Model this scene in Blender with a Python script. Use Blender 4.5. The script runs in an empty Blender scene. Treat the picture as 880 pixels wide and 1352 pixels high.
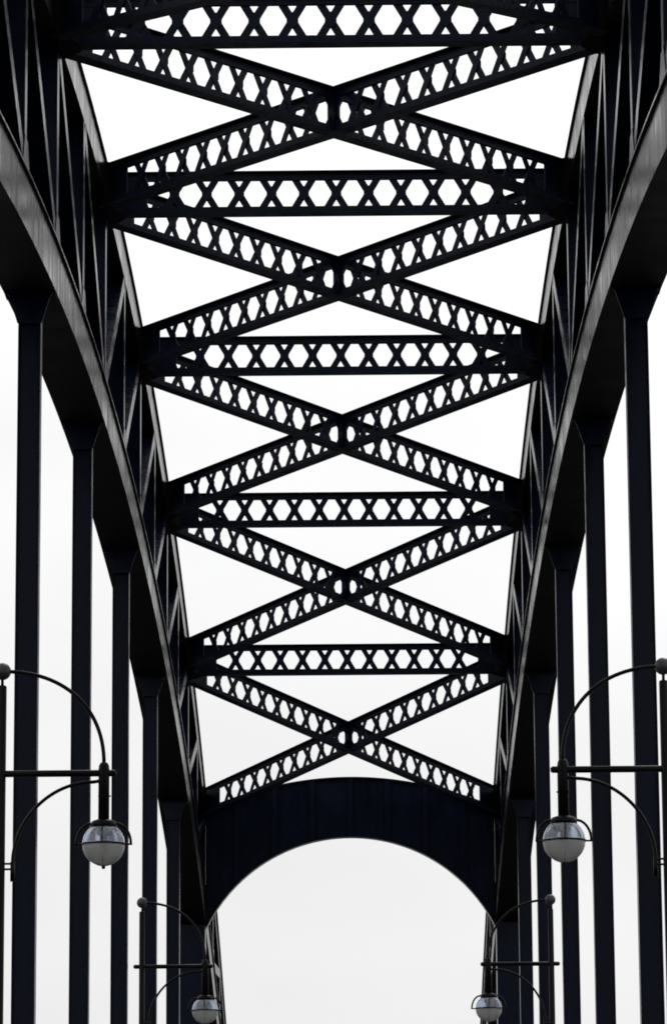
import bpy, math, random
from mathutils import Vector, Matrix
S = bpy.context.scene
C = S.collection
R = math.radians
random.seed(4)

# ------------------------------------------------------------------ camera, sky, sun, exposure
PITCH, YAW, ROLL = 0.20532, -0.00763, -0.00685
CAMX = 0.4477                     # metres right of the bridge axis; eye height is z = 0
FPX = 4930.0                      # focal length in pixels of the 880 x 1352 photograph
cam = bpy.data.cameras.new("camera")
cam.sensor_fit = 'VERTICAL'; cam.sensor_height = 36.0
cam.lens = FPX / 1352 * 36.0
cam.shift_y = -16.5 / 1352
cam.clip_start = 0.1; cam.clip_end = 20000
camo = bpy.data.objects.new("camera", cam); C.objects.link(camo)
cp, sp, cy, sy = math.cos(PITCH), math.sin(PITCH), math.cos(YAW), math.sin(YAW)
F_ = Vector((sy*cp, cy*cp, sp)); R0 = Vector((cy, -sy, 0)); U0 = R0.cross(F_)
c_, s_ = math.cos(ROLL), math.sin(ROLL)
R_ = R0*c_ + U0*s_; U_ = U0*c_ - R0*s_
M = Matrix((R_, U_, -F_)).transposed().to_4x4(); M.translation = Vector((CAMX, 0, 0))
camo.matrix_world = M
S.camera = camo

SUN_EL, SUN_AZ = 52.0, 12.0       # degrees; azimuth from the view direction (+Y) towards +X
W = bpy.data.worlds.new("World"); S.world = W; W.use_nodes = True
nt = W.node_tree; nt.nodes.clear()
def wn(t, **k):
    n = nt.nodes.new(t)
    for a, b in k.items(): setattr(n, a, b)
    return n
sky = wn('ShaderNodeTexSky', sky_type='NISHITA', sun_disc=False, sun_elevation=R(SUN_EL), sun_rotation=R(SUN_AZ),
         air_density=1.0, dust_density=4.0, ozone_density=1.0, altitude=0)
hsv = wn('ShaderNodeHueSaturation'); hsv.inputs['Saturation'].default_value = 0.06
tc = wn('ShaderNodeTexCoord'); sep = wn('ShaderNodeSeparateXYZ')
# the cloud deck: an even overcast veil over the sky, a little duller towards the horizon
ramp = wn('ShaderNodeValToRGB')
er = ramp.color_ramp; er.interpolation = 'EASE'
er.elements[0].position = 0.0; er.elements[0].color = (0.80, 0.80, 0.80, 1)
er.elements[1].position = 0.45; er.elements[1].color = (1.0, 1.0, 1.0, 1)
veil = wn('ShaderNodeMixRGB', blend_type='MIX'); veil.inputs[0].default_value = 0.7
veil.inputs[2].default_value = (9.7, 9.7, 9.75, 1)
mul = wn('ShaderNodeMixRGB', blend_type='MULTIPLY'); mul.inputs[0].default_value = 1
cl = wn('ShaderNodeTexNoise'); cl.inputs['Scale'].default_value = 5.0; cl.inputs['Detail'].default_value = 5
cmap = wn('ShaderNodeMapping'); cmap.inputs['Scale'].default_value = (1, 1, 2.2)
cr = wn('ShaderNodeMapRange'); cr.inputs[1].default_value = 0.3; cr.inputs[2].default_value = 0.7
cr.inputs[3].default_value = 0.93; cr.inputs[4].default_value = 1.06
mul2 = wn('ShaderNodeMixRGB', blend_type='MULTIPLY'); mul2.inputs[0].default_value = 1
bg = wn('ShaderNodeBackground'); bg.inputs['Strength'].default_value = 0.10
out = wn('ShaderNodeOutputWorld')
L = nt.links.new
L(sky.outputs[0], hsv.inputs['Color']); L(hsv.outputs[0], veil.inputs[1])
L(tc.outputs['Generated'], sep.inputs[0]); L(sep.outputs['Z'], ramp.inputs[0])
L(veil.outputs[0], mul.inputs[1]); L(ramp.outputs[0], mul.inputs[2])
L(tc.outputs['Generated'], cmap.inputs[0]); L(cmap.outputs[0], cl.inputs['Vector']); L(cl.outputs[0], cr.inputs[0])
L(mul.outputs[0], mul2.inputs[1]); L(cr.outputs[0], mul2.inputs[2])
L(mul2.outputs[0], bg.inputs['Color']); L(bg.outputs[0], out.inputs['Surface'])

sun = bpy.data.lights.new("sun", 'SUN'); sun.energy = 0.5; sun.angle = R(20); sun.color = (1, 0.97, 0.93)
so = bpy.data.objects.new("sun", sun); C.objects.link(so)
sd = Vector((math.sin(R(SUN_AZ))*math.cos(R(SUN_EL)), math.cos(R(SUN_AZ))*math.cos(R(SUN_EL)), math.sin(R(SUN_EL))))
so.rotation_euler = sd.to_track_quat('Z', 'Y').to_euler()
so.location = sd * 300

vs = S.view_settings
vs.view_transform = 'Standard'; vs.look = 'None'; vs.gamma = 1; vs.use_curve_mapping = False
vs.exposure = 0.28
S.cycles.filter_width = 1.8      # the soft edge of the lens

# ------------------------------------------------------------------ materials
def mat(name, base, rough, metal=0.0, vary=0.0, streak=(3, 6, 0.35), rvary=0.12, bump=0.0, spec=0.5, coat=0.0):
    m = bpy.data.materials.new(name); m.use_nodes = True
    t = m.node_tree; b = t.nodes['Principled BSDF']
    b.inputs['Base Color'].default_value = (*base, 1); b.inputs['Metallic'].default_value = metal
    b.inputs['Specular IOR Level'].default_value = spec
    b.inputs['Roughness'].default_value = rough
    if coat: b.inputs['Coat Weight'].default_value = coat; b.inputs['Coat Roughness'].default_value = 0.12
    if vary or rvary or bump:
        co = t.nodes.new('ShaderNodeTexCoord'); mp = t.nodes.new('ShaderNodeMapping')
        mp.inputs['Scale'].default_value = streak
        n1 = t.nodes.new('ShaderNodeTexNoise'); n1.inputs['Scale'].default_value = 1.0; n1.inputs['Detail'].default_value = 6
        n1.inputs['Roughness'].default_value = 0.65
        n2 = t.nodes.new('ShaderNodeTexNoise'); n2.inputs['Scale'].default_value = 0.9; n2.inputs['Detail'].default_value = 3
        l = t.links.new
        l(co.outputs['Object'], mp.inputs[0]); l(mp.outputs[0], n1.inputs['Vector']); l(co.outputs['Object'], n2.inputs['Vector'])
        mr = t.nodes.new('ShaderNodeMapRange'); mr.inputs[1].default_value = 0.3; mr.inputs[2].default_value = 0.7
        mr.inputs[3].default_value = max(0.02, rough - rvary); mr.inputs[4].default_value = rough + rvary
        hf = t.nodes.new('ShaderNodeMath'); hf.operation = 'MULTIPLY_ADD'; hf.inputs[1].default_value = 0.6
        hg = t.nodes.new('ShaderNodeMath'); hg.operation = 'MULTIPLY'; hg.inputs[1].default_value = 0.4
        l(n2.outputs[0], hg.inputs[0]); l(n1.outputs[0], hf.inputs[0]); l(hg.outputs[0], hf.inputs[2])
        mr.inputs[1].default_value = 0.36; mr.inputs[2].default_value = 0.64
        l(hf.outputs[0], mr.inputs[0]); l(mr.outputs[0], b.inputs['Roughness'])
        if vary:
            ad = t.nodes.new('ShaderNodeMath'); ad.operation = 'ADD'; l(n1.outputs[0], ad.inputs[0]); l(n2.outputs[0], ad.inputs[1])
            mc = t.nodes.new('ShaderNodeMapRange'); mc.inputs[1].default_value = 0.7; mc.inputs[2].default_value = 1.3
            l(ad.outputs[0], mc.inputs[0])
            mx = t.nodes.new('ShaderNodeMixRGB')
            mx.inputs[1].default_value = (*[c*(1-vary) for c in base], 1); mx.inputs[2].default_value = (*[c*(1+vary) for c in base], 1)
            l(mc.outputs[0], mx.inputs[0]); l(mx.outputs[0], b.inputs['Base Color'])
        if bump:
            bp = t.nodes.new('ShaderNodeBump'); bp.inputs['Strength'].default_value = bump; bp.inputs['Distance'].default_value = 0.01
            l(n1.outputs[0], bp.inputs['Height']); l(bp.outputs[0], b.inputs['Normal'])
    return m
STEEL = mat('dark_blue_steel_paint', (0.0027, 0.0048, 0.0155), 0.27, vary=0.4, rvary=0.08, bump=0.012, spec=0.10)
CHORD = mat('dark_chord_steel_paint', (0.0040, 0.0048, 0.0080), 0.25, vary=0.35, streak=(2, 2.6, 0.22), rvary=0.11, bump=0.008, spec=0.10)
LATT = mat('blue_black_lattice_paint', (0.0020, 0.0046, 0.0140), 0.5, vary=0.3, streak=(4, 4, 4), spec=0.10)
SHADE = mat('shade_dull_paint', (0.0048, 0.0048, 0.005), 0.7, vary=0.4, rvary=0.05, streak=(1.5, 1.5, 1.5), spec=0.04)  # dull, low-sheen version of the steel paint; shade put into the material
LAMPM = mat('black_lamp_enamel', (0.0022, 0.0021, 0.0021), 0.38, rvary=0.06, streak=(6, 6, 2), spec=0.10)
SEAM = mat('grey_glass_seam', (0.16, 0.16, 0.16), 0.5, rvary=0.05)
BALLM = mat('grey_ball_paint', (0.02, 0.02, 0.024), 0.45, rvary=0.06)
ASPH = mat('asphalt', (0.05, 0.05, 0.052), 0.9, vary=0.25, streak=(9, 9, 9), bump=0.3)
PAVE = mat('pavement_slabs', (0.14, 0.135, 0.13), 0.9, vary=0.2, streak=(5, 5, 5), bump=0.2)
PAINT = mat('road_paint', (0.75, 0.75, 0.73), 0.6, vary=0.1)
WATER = mat('river_water', (0.02, 0.028, 0.03), 0.25, streak=(0.5, 0.5, 0.5), bump=0.4)
def glass(name, col, rough, trans, ior=1.45):
    m = bpy.data.materials.new(name); m.use_nodes = True
    b = m.node_tree.nodes['Principled BSDF']
    b.inputs['Base Color'].default_value = (*col, 1); b.inputs['Roughness'].default_value = rough
    b.inputs['Transmission Weight'].default_value = trans; b.inputs['IOR'].default_value = ior
    return m
CLEAR = glass('clear_blue_glass', (0.66, 0.72, 0.82), 0.04, 0.88)
FROST = glass('frosted_lamp_glass', (0.60, 0.60, 0.58), 0.32, 0.75)

# ------------------------------------------------------------------ helpers
class MB:
    """collects boxes, prisms and tubes and links them as ONE mesh object"""
    def __init__(s): s.v = []; s.f = []; s.sm = []
    def add(s, vs, fs, smooth=False):
        o = len(s.v); s.v += [tuple(v) for v in vs]
        for f in fs: s.f.append([o+i for i in f]); s.sm.append(smooth)
    def box(s, x0, x1, y0, y1, z0, z1):
        s.add([(x0,y0,z0),(x1,y0,z0),(x1,y1,z0),(x0,y1,z0),(x0,y0,z1),(x1,y0,z1),(x1,y1,z1),(x0,y1,z1)],
              [(0,3,2,1),(4,5,6,7),(0,1,5,4),(1,2,6,5),(2,3,7,6),(3,0,4,7)])
    def hexa(s, lo, hi):
        """two matching quads joined into a solid"""
        s.add(list(lo)+list(hi), [(0,3,2,1),(4,5,6,7),(0,1,5,4),(1,2,6,5),(2,3,7,6),(3,0,4,7)])
    def prism(s, poly, axis, a, b):
        """polygon of (u, w) pairs extruded along axis 'x' or 'y' from a to b"""
        n = len(poly)
        P = (lambda u, w, t: (t, u, w)) if axis == 'x' else (lambda u, w, t: (u, t, w))
        s.add([P(u, w, a) for u, w in poly] + [P(u, w, b) for u, w in poly],
              [list(range(n)), list(range(2*n-1, n-1, -1))] + [(i, (i+1) % n, n+(i+1) % n, n+i) for i in range(n)])
    def sweep(s, rings):
        """closed rings of equal length joined along a path, capped"""
        n = len(rings[0]); vs = [p for r in rings for p in r]; fs = []
        for k in range(len(rings)-1):
            for i in range(n):
                j = (i+1) % n
                fs.append((k*n+i, k*n+j, (k+1)*n+j, (k+1)*n+i))
        fs.append(list(range(n-1, -1, -1))); fs.append([(len(rings)-1)*n+i for i in range(n)])
        s.add(vs, fs)
    def tube(s, pts, r, n=12):
        pts = [Vector(p) for p in pts]; rings = []
        for k, p in enumerate(pts):
            t = (pts[min(k+1, len(pts)-1)] - pts[max(k-1, 0)]).normalized()
            a = Vector((0, 1, 0)) if abs(t.y) < 0.9 else Vector((1, 0, 0))
            u = t.cross(a).normalized(); w = t.cross(u)
            rr = r[k] if isinstance(r, (list, tuple)) else r
            rings.append([p + u*rr*math.cos(2*math.pi*i/n) + w*rr*math.sin(2*math.pi*i/n) for i in range(n)])
        o = len(s.sm); s.sweep(rings)
        for i in range(o, len(s.sm)-2): s.sm[i] = True
    def lathe(s, prof, cx=0, cy=0, n=32):
        """profile of (radius, z) turned round a vertical axis"""
        vs = []; fs = []; m = len(prof)
        for r, z in prof:
            for i in range(n):
                a = 2*math.pi*i/n; vs.append((cx+r*math.cos(a), cy+r*math.sin(a), z))
        for k in range(m-1):
            for i in range(n):
                j = (i+1) % n
                fs.append((k*n+i, k*n+j, (k+1)*n+j, (k+1)*n+i))
        s.add(vs, fs, True)
    def ball(s, c, r, n=24, m=14):
        s.lathe([(max(1e-4, r*math.sin(math.pi*k/m)), c[2]-r*math.cos(math.pi*k/m)) for k in range(m+1)], c[0], c[1], n)
    def build(s, name, m, parent=None, loc=None):
        me = bpy.data.meshes.new(name); me.from_pydata(s.v, [], s.f); me.materials.append(m)
        me.polygons.foreach_set('use_smooth', s.sm)
        import bmesh
        bm = bmesh.new(); bm.from_mesh(me); bmesh.ops.recalc_face_normals(bm, faces=bm.faces); bm.to_mesh(me); bm.free()
        o = bpy.data.objects.new(name, me); C.objects.link(o)
        if parent is not None: o.parent = parent
        if loc is not None: o.location = loc
        return o
def thing(name, label, cat, loc=(0, 0, 0), group=None):
    o = bpy.data.objects.new(name, None); C.objects.link(o); o.location = loc
    o['label'] = label; o['category'] = cat
    if group: o['group'] = group
    return o
def structure(name, mb, m):
    o = mb.build(name, m); o['kind'] = 'structure'; return o
def dup(o, parent, loc=None, scale=None):
    c = o.copy(); C.objects.link(c); c.parent = parent
    if loc is not None: c.location = loc
    if scale is not None: c.scale = scale
    for ch in [x for x in C.objects if x.parent == o]: dup(ch, c)
    return c

# ------------------------------------------------------------------ measured geometry
P, D1 = 11.627, 59.870            # panel length, distance of panel point 0
XI, XO, XC = 4.565, 5.435, 5.0    # inner and outer face and centre line of each arch truss
DECK = -1.65
Y = lambda i: D1 + P*i
q = lambda c, i: c[0]*i*i + c[1]*i + c[2]
LB = lambda i: q((-0.371, 0.826, 16.002), i)      # lower chord: underside, top
LT = lambda i: q((-0.360, 0.760, 16.84), i)
TB = lambda i: q((-0.455, 1.040, 20.39), i)       # upper chord: underside, top
TT = lambda i: q((-0.467, 1.072, 21.088), i)
I0, I1 = -4.4, 6.9

# ------------------------------------------------------------------ ground, road, pavements
g = MB(); g.box(-6000, 6000, -6000, 9000, -14.2, -14.0); structure('river', g, WATER)
g = MB(); g.box(-4.0, 4.0, -60, 420, DECK-0.7, DECK-0.12); structure('road', g, ASPH)
for sx in (-1, 1):
    g = MB(); a, b = sorted((sx*4.0, sx*9.0)); g.box(a, b, -60, 420, DECK-0.7, DECK); structure('pavement', g, PAVE)
g = MB()
for k in range(40):
    g.box(-0.07, 0.07, -50+k*11.0, -46+k*11.0, DECK-0.119, DECK-0.116)
structure('road_marking', g, PAINT)

# ------------------------------------------------------------------ the bridge
BR = thing('steel_arch_bridge', 'dark steel truss arch bridge with lattice cross bracing and an arched portal', 'bridge', (0, Y(1), DECK))
BO = Vector((0, Y(1), DECK))
def part(mb, name, m, parent=BR):
    """mesh given in world coordinates -> part of the bridge"""
    mb.v = [tuple(Vector(v) - BO) for v in mb.v]
    return mb.build(name, m, parent)

def chord(side, bot, top, xi, xo, name):
    mb = MB(); rings = []
    n = int((I1-I0)*8)
    lip, tl = 0.05, 0.035
    for k in range(n+1):
        i = I0 + (I1-I0)*k/n; b, t = bot(i), top(i)
        prof = [(xi, b), (xo, b), (xo, t-tl), (xo+lip, t-tl), (xo+lip, t), (xi-lip, t), (xi-lip, t-tl), (xi, t-tl)]
        rings.append([(side*x, Y(i), z) for x, z in prof])
    mb.sweep(rings)
    o = part(mb, name, CHORD)
    o.data.materials.append(SHADE)                         # underside shade is put into a duller, less reflective paint
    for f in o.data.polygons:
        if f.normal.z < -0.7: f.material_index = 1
    return o
for sx in (-1, 1):
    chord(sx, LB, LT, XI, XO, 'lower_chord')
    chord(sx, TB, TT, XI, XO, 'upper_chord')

def web_member(side, ia, za, ib, zb, w, name):
    """I-section in the plane of the truss from a to b: two flanges facing sideways joined by a web"""
    mb = MB()
    a = Vector((0, Y(ia), za)); b = Vector((0, Y(ib), zb)); t = (b-a).normalized()
    nrm = Vector((0, t.z, -t.y)) * (w/2)
    def slab(x0, x1, s0, s1):
        vs = []
        for x in (x0, x1):
            vs.append([(side*x, *(p)) for p in (
                ((a+nrm*s0).y, (a+nrm*s0).z), ((a+nrm*s1).y, (a+nrm*s1).z), ((b+nrm*s1).y, (b+nrm*s1).z), ((b+nrm*s0).y, (b+nrm*s0).z))])
        mb.hexa(vs[0], vs[1])
    slab(XI+0.004, XI+0.030, -1, 1); slab(XO-0.030, XO-0.004, -1, 1); slab(XI+0.031, XO-0.031, -0.12, 0.12)
    return part(mb, name, STEEL)
def node_plate(side, i, z, h, up):
    """small gusset where web members meet a chord, flush outside the inner face"""
    mb = MB()
    e = 0.62/P
    poly = [(Y(i)-0.62, LT(i-e)+0.002), (Y(i)+0.62, LT(i+e)+0.002), (Y(i)+0.48, LT(i+e)+0.12), (Y(i)+0.22, z+h), (Y(i)-0.22, z+h), (Y(i)-0.48, LT(i-e)+0.12)]
    mb.prism(poly, 'x', side*(XI-0.010), side*(XI+0.003))
    return mb
halves = [x*0.5 for x in range(-8, 14)]
for sx in (-1, 1):
    for i in halves:
        web_member(sx, i, LT(i)-0.02, i, TB(i)+0.02, 0.34, 'post')
    for i in halves[:-1]:
        a, b = (i, i+0.5) if i < 1 else (i+0.5, i)        # upper end away from ... lower end towards midspan
        web_member(sx, a, TB(a)+0.02, b, LT(b)-0.02, 0.30, 'diagonal')
    for i in halves:
        part(node_plate(sx, i, LT(i)-0.05, 0.55, True), 'gusset_plate', STEEL)

# hangers: H-sections hung from the lower chord, with a flared head plate
def make_hanger(side, i):
    zb = LB(i); z0 = DECK-0.3; x, y = side*XC, Y(i)
    mb = MB()
    hw, hd, tf = 0.186, 0.15, 0.022
    mb.box(x-hw, x-hw+tf, y-hd, y+hd, z0, zb-0.02); mb.box(x+hw-tf, x+hw, y-hd, y+hd, z0, zb-0.02)
    mb.box(x-hw+tf+0.001, x+hw-tf-0.001, y-0.06, y+0.06, z0, zb-0.02)
    h = part(mb, 'hanger', STEEL)
    gp = MB()
    k = side
    pts = [(-0.43, zb+0.015), (0.43, zb+0.015), (0.345, zb-0.085), (0.20, zb-0.55), (-0.20, zb-0.55), (-0.345, zb-0.085)]
    poly = [(x+u, w) for u, w in pts]
    gp.prism(poly, 'y', y-0.172, y-0.152)
    gp.box(x-0.012, x+0.012, y-0.151, y+0.15, zb-0.50, zb-0.03)
    for dz in (0.10, 0.22, 0.34, 0.46):
        for du in (-0.12, -0.04, 0.04, 0.12):
            gp.box(x+du-0.013, x+du+0.013, y-0.182, y-0.172, zb-dz-0.013, zb-dz+0.013)
    gp.v = [tuple(Vector(v)-BO) for v in gp.v]; gp.build('head_plate', STEEL, h)
    cl_ = MB()
    cl_.box(x-0.42, x+0.42, y-0.26, y+0.26, zb-0.045, zb-0.012+0.03)
    cl_.v = [tuple(Vector(v)-BO) for v in cl_.v]; cl_.build('seat_plate', SHADE, h)  # dull paint stands in for shade on the seat plate
for sx in (-1, 1):
    for i in range(-2, 5): make_hanger(sx, i)

# lattice girders: all struts share one mesh pair, all braces of a panel likewise
H, LEG, FW = 0.87, 0.165, 0.30
def girder_flanges(half, lat, dz=0.0, mid=0.0):
    """local frame: length along x, depth y, z measured down from the top flange"""
    mb = MB()
    for z0, z1, fz0, fz1 in ((-LEG, -0.021, -0.02, 0.0), (-H+0.021, -H+LEG, -H, -H+0.02)):
        mb.box(-half, half, -0.036, -0.0215, z0+dz, z1+dz); mb.box(-half, half, 0.0215, 0.036, z0+dz, z1+dz)
        mb.box(-half, half, -FW/2, FW/2, fz0+dz, fz1+dz)
    for s in (-1, 1):
        a, b = sorted((s*lat, s*(half-0.002))); mb.box(a, b, -0.018, 0.018, -H+0.03+dz, -0.03+dz)     # solid web at the ends
    if mid: mb.box(-mid, mid, -0.06, 0.06, -H+0.03+dz, -0.03+dz)
    # rivet rows along the legs
    n = int(half*2/0.16)
    for k in range(n):
        x = -half + 0.08 + k*0.16
        for z in (-LEG*0.55, -H+LEG*0.55): mb.box(x-0.012, x+0.012, -0.044, -0.036, z-0.012+dz, z+0.012+dz)
    return mb
def lattice(count, pitch, lat, dz=0.0):
    mb = MB(); hc = (H-2*LEG)/2; zc = -H/2+dz; t = 0.160/2; o = 0.160; ext = 0.34
    for k in range(-count, count+1):
        x = k*pitch; e = o*ext/hc
        for s, y0, y1 in ((1, -0.020, -0.001), (-1, 0.001, 0.020)):
            lo = [(x-s*e-t, y0, zc-ext), (x-s*e+t, y0, zc-ext), (x+s*e+t, y0, zc+ext), (x+s*e-t, y0, zc+ext)]
            mb.hexa(lo, [(a, y1, c) for a, b, c in lo])
        mb.prism([(x-0.10, zc-0.06), (x, zc-0.15), (x+0.10, zc-0.06), (x+0.10, zc+0.06), (x, zc+0.15), (x-0.10, zc+0.06)], 'y', -0.030, -0.0205)
    return mb
ZT = {0: 21.14, 1: 21.55, 2: 21.12, 3: 19.90, 4: 17.87, 5: 14.66}
zt = lambda i: ZT[i] if i in ZT else TT(i)-0.15
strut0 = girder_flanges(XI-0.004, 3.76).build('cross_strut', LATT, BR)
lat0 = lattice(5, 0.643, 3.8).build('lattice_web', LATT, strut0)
# closed corner bracket tying the strut and both braces to the chord, one at each end
for s in (-1, 1):
    mb = MB(); xs = s*(XI-0.002)
    a = [(xs, -0.80), (xs, 0.60), (s*4.40, 0.50), (s*4.2, 0.16), (s*4.2, -0.16), (s*4.40, -0.66)]
    z0, z1 = -H-0.012, 0.035
    mb.add([(x, y, z0) for x, y in a]+[(x, y, z1) for x, y in a],
           [list(range(6)), list(range(11, 5, -1))]+[(i, (i+1) % 6, 6+(i+1) % 6, 6+i) for i in range(6)])
    mb.build('corner_bracket', SHADE, strut0)  # shade painted on: the dull finish keeps the bracket dark
for n, i in enumerate(range(-2, 5)):
    o = strut0 if n == 0 else dup(strut0, BR)
    o.location = Vector((0, Y(i), zt(i))) - BO
# braces
ca, sa = 10.0, P
BL = math.hypot(ca, sa); half = (XI-0.004)/XC*BL/2
ZB = {0: 21.19, 1: 21.56, 2: 21.17, 3: 20.00, 4: 17.86, 5: 15.00}
zb_ = lambda i: ZB[i] if i in ZB else TT(i)-0.12
def sheared(mb, slope):
    """the girder follows the arch while its lattice stays plumb"""
    mb.v = [(x, y, z+slope*x) for x, y, z in mb.v]; return mb
for i in range(-3, 5):
    za, zb = zb_(i), zb_(i+1); k = (zb-za)/BL
    for s, dz, mid in ((1, 0.0, 0.11), (-1, 0.004, 0.0)):
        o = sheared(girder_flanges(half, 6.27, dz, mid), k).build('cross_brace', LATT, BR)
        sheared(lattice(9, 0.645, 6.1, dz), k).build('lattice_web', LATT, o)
        o.location = Vector((0, Y(i+0.5), (za+zb)/2)) - BO
        o.rotation_euler = (0, 0, math.atan2(sa, s*ca))
        if s < 0:
            o.rotation_euler = (0, 0, math.atan2(sa, -ca))

# portals at both ends of the raised part
def portal(i, sgn):
    y = Y(i); zt0 = TT(5)+0.74; zc = 13.66; r = 5.05
    N = 48; xm = XI-0.004
    top = lambda x: zt0 - 0.97*(x/XI)**2
    bot = lambda x: zc - (r - math.sqrt(r*r-x*x))
    mb = MB()
    xs = [-xm + 2*xm*k/N for k in range(N+1)]
    mb.sweep([[(x, y-0.012, bot(x)), (x, y+0.012, bot(x)), (x, y+0.012, top(x)), (x, y-0.012, top(x))] for x in xs])
    p = part(mb, 'portal_frame', STEEL)
    def sub(m, name, mt=STEEL):
        m.v = [tuple(Vector(v)-BO) for v in m.v]; return m.build(name, mt, p)
    for nm, fn, t0, t1 in (('top_flange', top, 0.002, 0.030), ('bottom_flange', bot, -0.030, -0.002)):
        f = MB(); f.sweep([[(x, y-0.20, fn(x)+t0), (x, y+0.20, fn(x)+t0), (x, y+0.20, fn(x)+t1), (x, y-0.20, fn(x)+t1)] for x in xs]); sub(f, nm)
    for k in range(-3, 4):
        x = k*1.19; st = MB()
        st.box(x-0.01, x+0.01, y-0.15, y-0.013, bot(x)+0.02, top(x)-0.01)
        st.box(x-0.08, x+0.08, y-0.165, y-0.151, bot(x)+0.02, top(x)-0.01)
        sub(st, 'web_stiffener')
    bt = MB()
    for s in (-1, 1):
        for z in [12.0+0.12*k for k in range(20)]:
            if z > top(xm)-0.2 or z < bot(xm)+0.1: continue
            bt.box(s*(xm-0.16)-0.018, s*(xm-0.16)+0.018, y-0.030, y-0.012, z-0.018, z+0.018)
    sub(bt, 'bolt_row', CHORD)
    for s in (-1, 1):
        ea = MB(); a, b = sorted((s*(XI-0.022), s*(XI-0.006))); ea.box(a, b, y-0.24, y-0.014, bot(xm)+0.05, top(xm)-0.02)
        sub(ea, 'edge_shade_strip', SHADE)  # dark strip added to cover the bright inner face of the post
    for s in (-1, 1):
        lg = MB(); a, b = sorted((s*(XI+0.006), s*(XO-0.006))); lg.box(a, b, y-0.42, y+0.42, DECK-0.3, LB(i)+0.02)
        lg.box(a-0.05, b+0.05, y-0.50, y+0.50, DECK-0.3, DECK+0.35)
        sub(lg, 'leg')
portal(5, 1)

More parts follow.
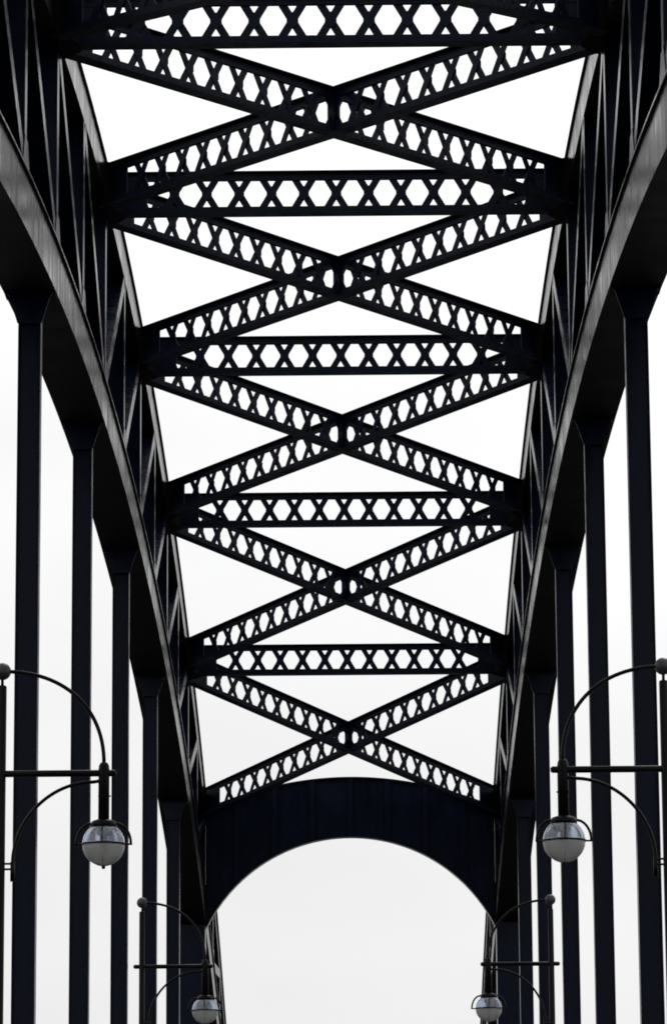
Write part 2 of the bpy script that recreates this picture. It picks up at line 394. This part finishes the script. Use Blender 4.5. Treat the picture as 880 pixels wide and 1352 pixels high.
# ------------------------------------------------------------------ street lamps
def make_lamp():
    """local frame: pole at the origin, arm reaching towards +x; z = 0 at the pavement"""
    z = lambda w: w - DECK
    reach = 1.51
    t = thing('street_lamp', '', 'street lamp', group='globe street lamps on the bridge')
    pl = MB(); pl.lathe([(0.001, 0), (0.16, 0), (0.16, 0.10), (0.12, 0.16), (0.11, 1.1), (0.085, 1.2), (0.072, 1.4), (0.066, z(8.58)), (0.05, z(8.60)), (0.001, z(8.60))])
    pl.tube([(0, 0, z(8.59)), (0, 0, z(8.72))], 0.022)
    pl.build('pole', LAMPM, t)
    b = MB(); b.ball((0, 0, z(8.81)), 0.128); b.build('ball_finial', BALLM, t)
    ar = MB()
    ar.tube([(reach*math.sin(a)**0.91, 0, z(7.40)+1.41*max(0.0, math.cos(a))**0.91) for a in [math.pi/2*k/28 for k in range(29)]], 0.029)
    ar.build('upper_arm', LAMPM, t)
    br = MB(); br.tube([(-0.20, 0, z(7.285)), (-0.17, 0, z(7.285)), (reach+0.15, 0, z(7.285)), (reach+0.18, 0, z(7.285))], [0.03, 0.05, 0.05, 0.03], 16)
    br.build('cross_bar', LAMPM, t)
    lo = MB()
    rx, rz = reach-0.08-0.18, 1.17
    lo.tube([(reach-0.06, 0, z(7.17))] + [(reach-0.16 - (rx-0.08)*math.sin(a), 0, z(7.155)-rz+rz*max(0.0, math.cos(a))**1.06) for a in [math.pi/2*k/28 for k in range(29)]] + [(reach-0.16-(rx-0.08), 0, z(5.95))], 0.026)
    xq = reach-0.16-(rx-0.08)
    lo.tube([(xq, 0, z(5.99)), (xq, 0, z(5.70))], 0.034)
    for w in (5.96, 5.88): lo.tube([(0, 0, z(w)), (xq, 0, z(w))], 0.016)
    lo.build('lower_arm', LAMPM, t)
    st = MB(); st.lathe([(0.001, z(6.50)), (0.082, z(6.50)), (0.082, z(7.34)), (0.074, z(7.40)), (0.05, z(7.44)), (0.001, z(7.455))], reach)
    for a in (0.4, 2.5, 4.6): st.tube([(reach+0.07*math.cos(a), 0.07*math.sin(a), z(6.95)), (reach+0.105*math.cos(a), 0.105*math.sin(a), z(6.95))], 0.012, 8)
    st.build('stem', LAMPM, t)
    zr, rr = 6.235, 0.312
    cp_ = MB(); cp_.lathe([(0.001, z(6.60)), (0.10, z(6.60)), (0.17, z(6.575)), (0.195, z(6.54)), (0.195, z(6.485)), (0.165, z(6.47)), (0.001, z(6.475))], reach)
    cap = cp_.build('cap', LAMPM, t)
    # glass: a clear upper shell and a frosted bowl, both with real thickness
    a0 = math.asin(0.155/rr)
    up = MB(); N = 16
    outer = [(rr*math.sin(a0+(math.pi/2-a0)*k/N), zr+0.004+rr*math.cos(a0+(math.pi/2-a0)*k/N)) for k in range(N+1)]
    inner = [((rr-0.006)*math.sin(a0+(math.pi/2-a0)*k/N), zr+0.004+(rr-0.006)*math.cos(a0+(math.pi/2-a0)*k/N)) for k in range(N, -1, -1)]
    pr = outer+inner+[outer[0]]
    up.lathe([(r, z(w)) for r, w in pr], reach, 0, 48); up.build('clear_dome', CLEAR, t)
    bo = MB()
    outer = [(max(0.0005, rr*math.cos(math.pi/2*k/N)), zr-0.004-rr*math.sin(math.pi/2*k/N)) for k in range(N+1)]
    inner = [(max(0.0005, (rr-0.008)*math.cos(math.pi/2*k/N)), zr-0.004-(rr-0.008)*math.sin(math.pi/2*k/N)) for k in range(N, -1, -1)]
    pr = outer+inner+[outer[0]]
    bo.lathe([(r, z(w)) for r, w in pr], reach, 0, 48)
    bowl = bo.build('frosted_bowl', FROST, t)
    fi = MB(); fi.lathe([(0.001, z(5.87)), (0.02, z(5.875)), (0.03, z(5.90)), (0.022, z(5.925)), (0.026, z(5.935)), (0.001, z(5.937))], reach, 0, 16); fi.build('finial', LAMPM, bowl)
    sm_ = MB()
    for a in [math.pi/6+math.pi/3*k for k in range(6)]:
        sm_.tube([((rr+0.001)*math.sin(b)*math.cos(a)+reach, (rr+0.001)*math.sin(b)*math.sin(a), z(zr-0.004-(rr+0.001)*math.cos(b))) for b in [0.03+0.95*k/10 for k in range(11)]], 0.0035, 6)
    sm_.build('bowl_seam', SEAM, bowl)
    rg = MB()
    rg.lathe([(rr-0.004, z(zr-0.012)), (rr+0.012, z(zr-0.012)), (rr+0.012, z(zr+0.012)), (rr-0.004, z(zr+0.012)), (rr-0.004, z(zr-0.012))], reach, 0, 48)
    for s in (-1, 1):
        rg.tube([(reach+s*(0.18+0.22*math.sin(a)), 0, z(zr+0.005+0.30*math.cos(a))) for a in [math.pi/2*k/12 for k in range(13)]], 0.020, 10)
        rg.tube([(reach+s*rr, 0, z(zr)), (reach+s*0.42, 0, z(zr))], 0.014, 8)
    for a in (-1.571, 1.571):   # meridian clips up the clear dome
        rg.tube([(reach+(rr+0.004)*math.sin(b)*math.cos(a), (rr+0.004)*math.sin(b)*math.sin(a), z(zr+(rr+0.004)*math.cos(b))) for b in [a0+(math.pi/2-a0)*k/10 for k in range(11)]], 0.007, 6)
    rg.build('globe_ring', LAMPM, cap)
    sk = MB(); sk.lathe([(0.001, z(6.468)), (0.105, z(6.468)), (0.105, z(6.40)), (0.085, z(6.37)), (0.055, z(6.365)), (0.055, z(6.30)), (0.001, z(6.30))], reach, 0, 24)
    sk.build('socket', LAMPM, t)
    bu = MB(); bu.lathe([(0.001, z(6.297)), (0.04, z(6.297)), (0.06, z(6.26)), (0.07, z(6.20)), (0.05, z(6.13)), (0.001, z(6.11))], reach, 0, 20)
    bu.build('bulb', FROST, t)
    return t
lamp = make_lamp()
spots = [(-4.88, 54.6, 1, 'large round globe lamp on curved arms at the left edge, the nearer left one'),
         (4.88, 54.6, -1, 'large round globe lamp on curved arms at the right edge, the nearer right one'),
         (-4.88, 89.5, 1, 'smaller far lamp post with ball top in front of the left hangers'),
         (4.88, 89.5, -1, 'smaller far lamp post with ball top in front of the right hangers')]
for n, (x, y, s, lb) in enumerate(spots):
    o = lamp
    if n:
        o = lamp.copy(); C.objects.link(o)
        for ch in [c for c in list(C.objects) if c.parent == lamp]: dup(ch, o)
    o.location = (x, y, DECK); o.rotation_euler = (0, 0, 0 if s > 0 else math.pi)
    o['label'] = lb
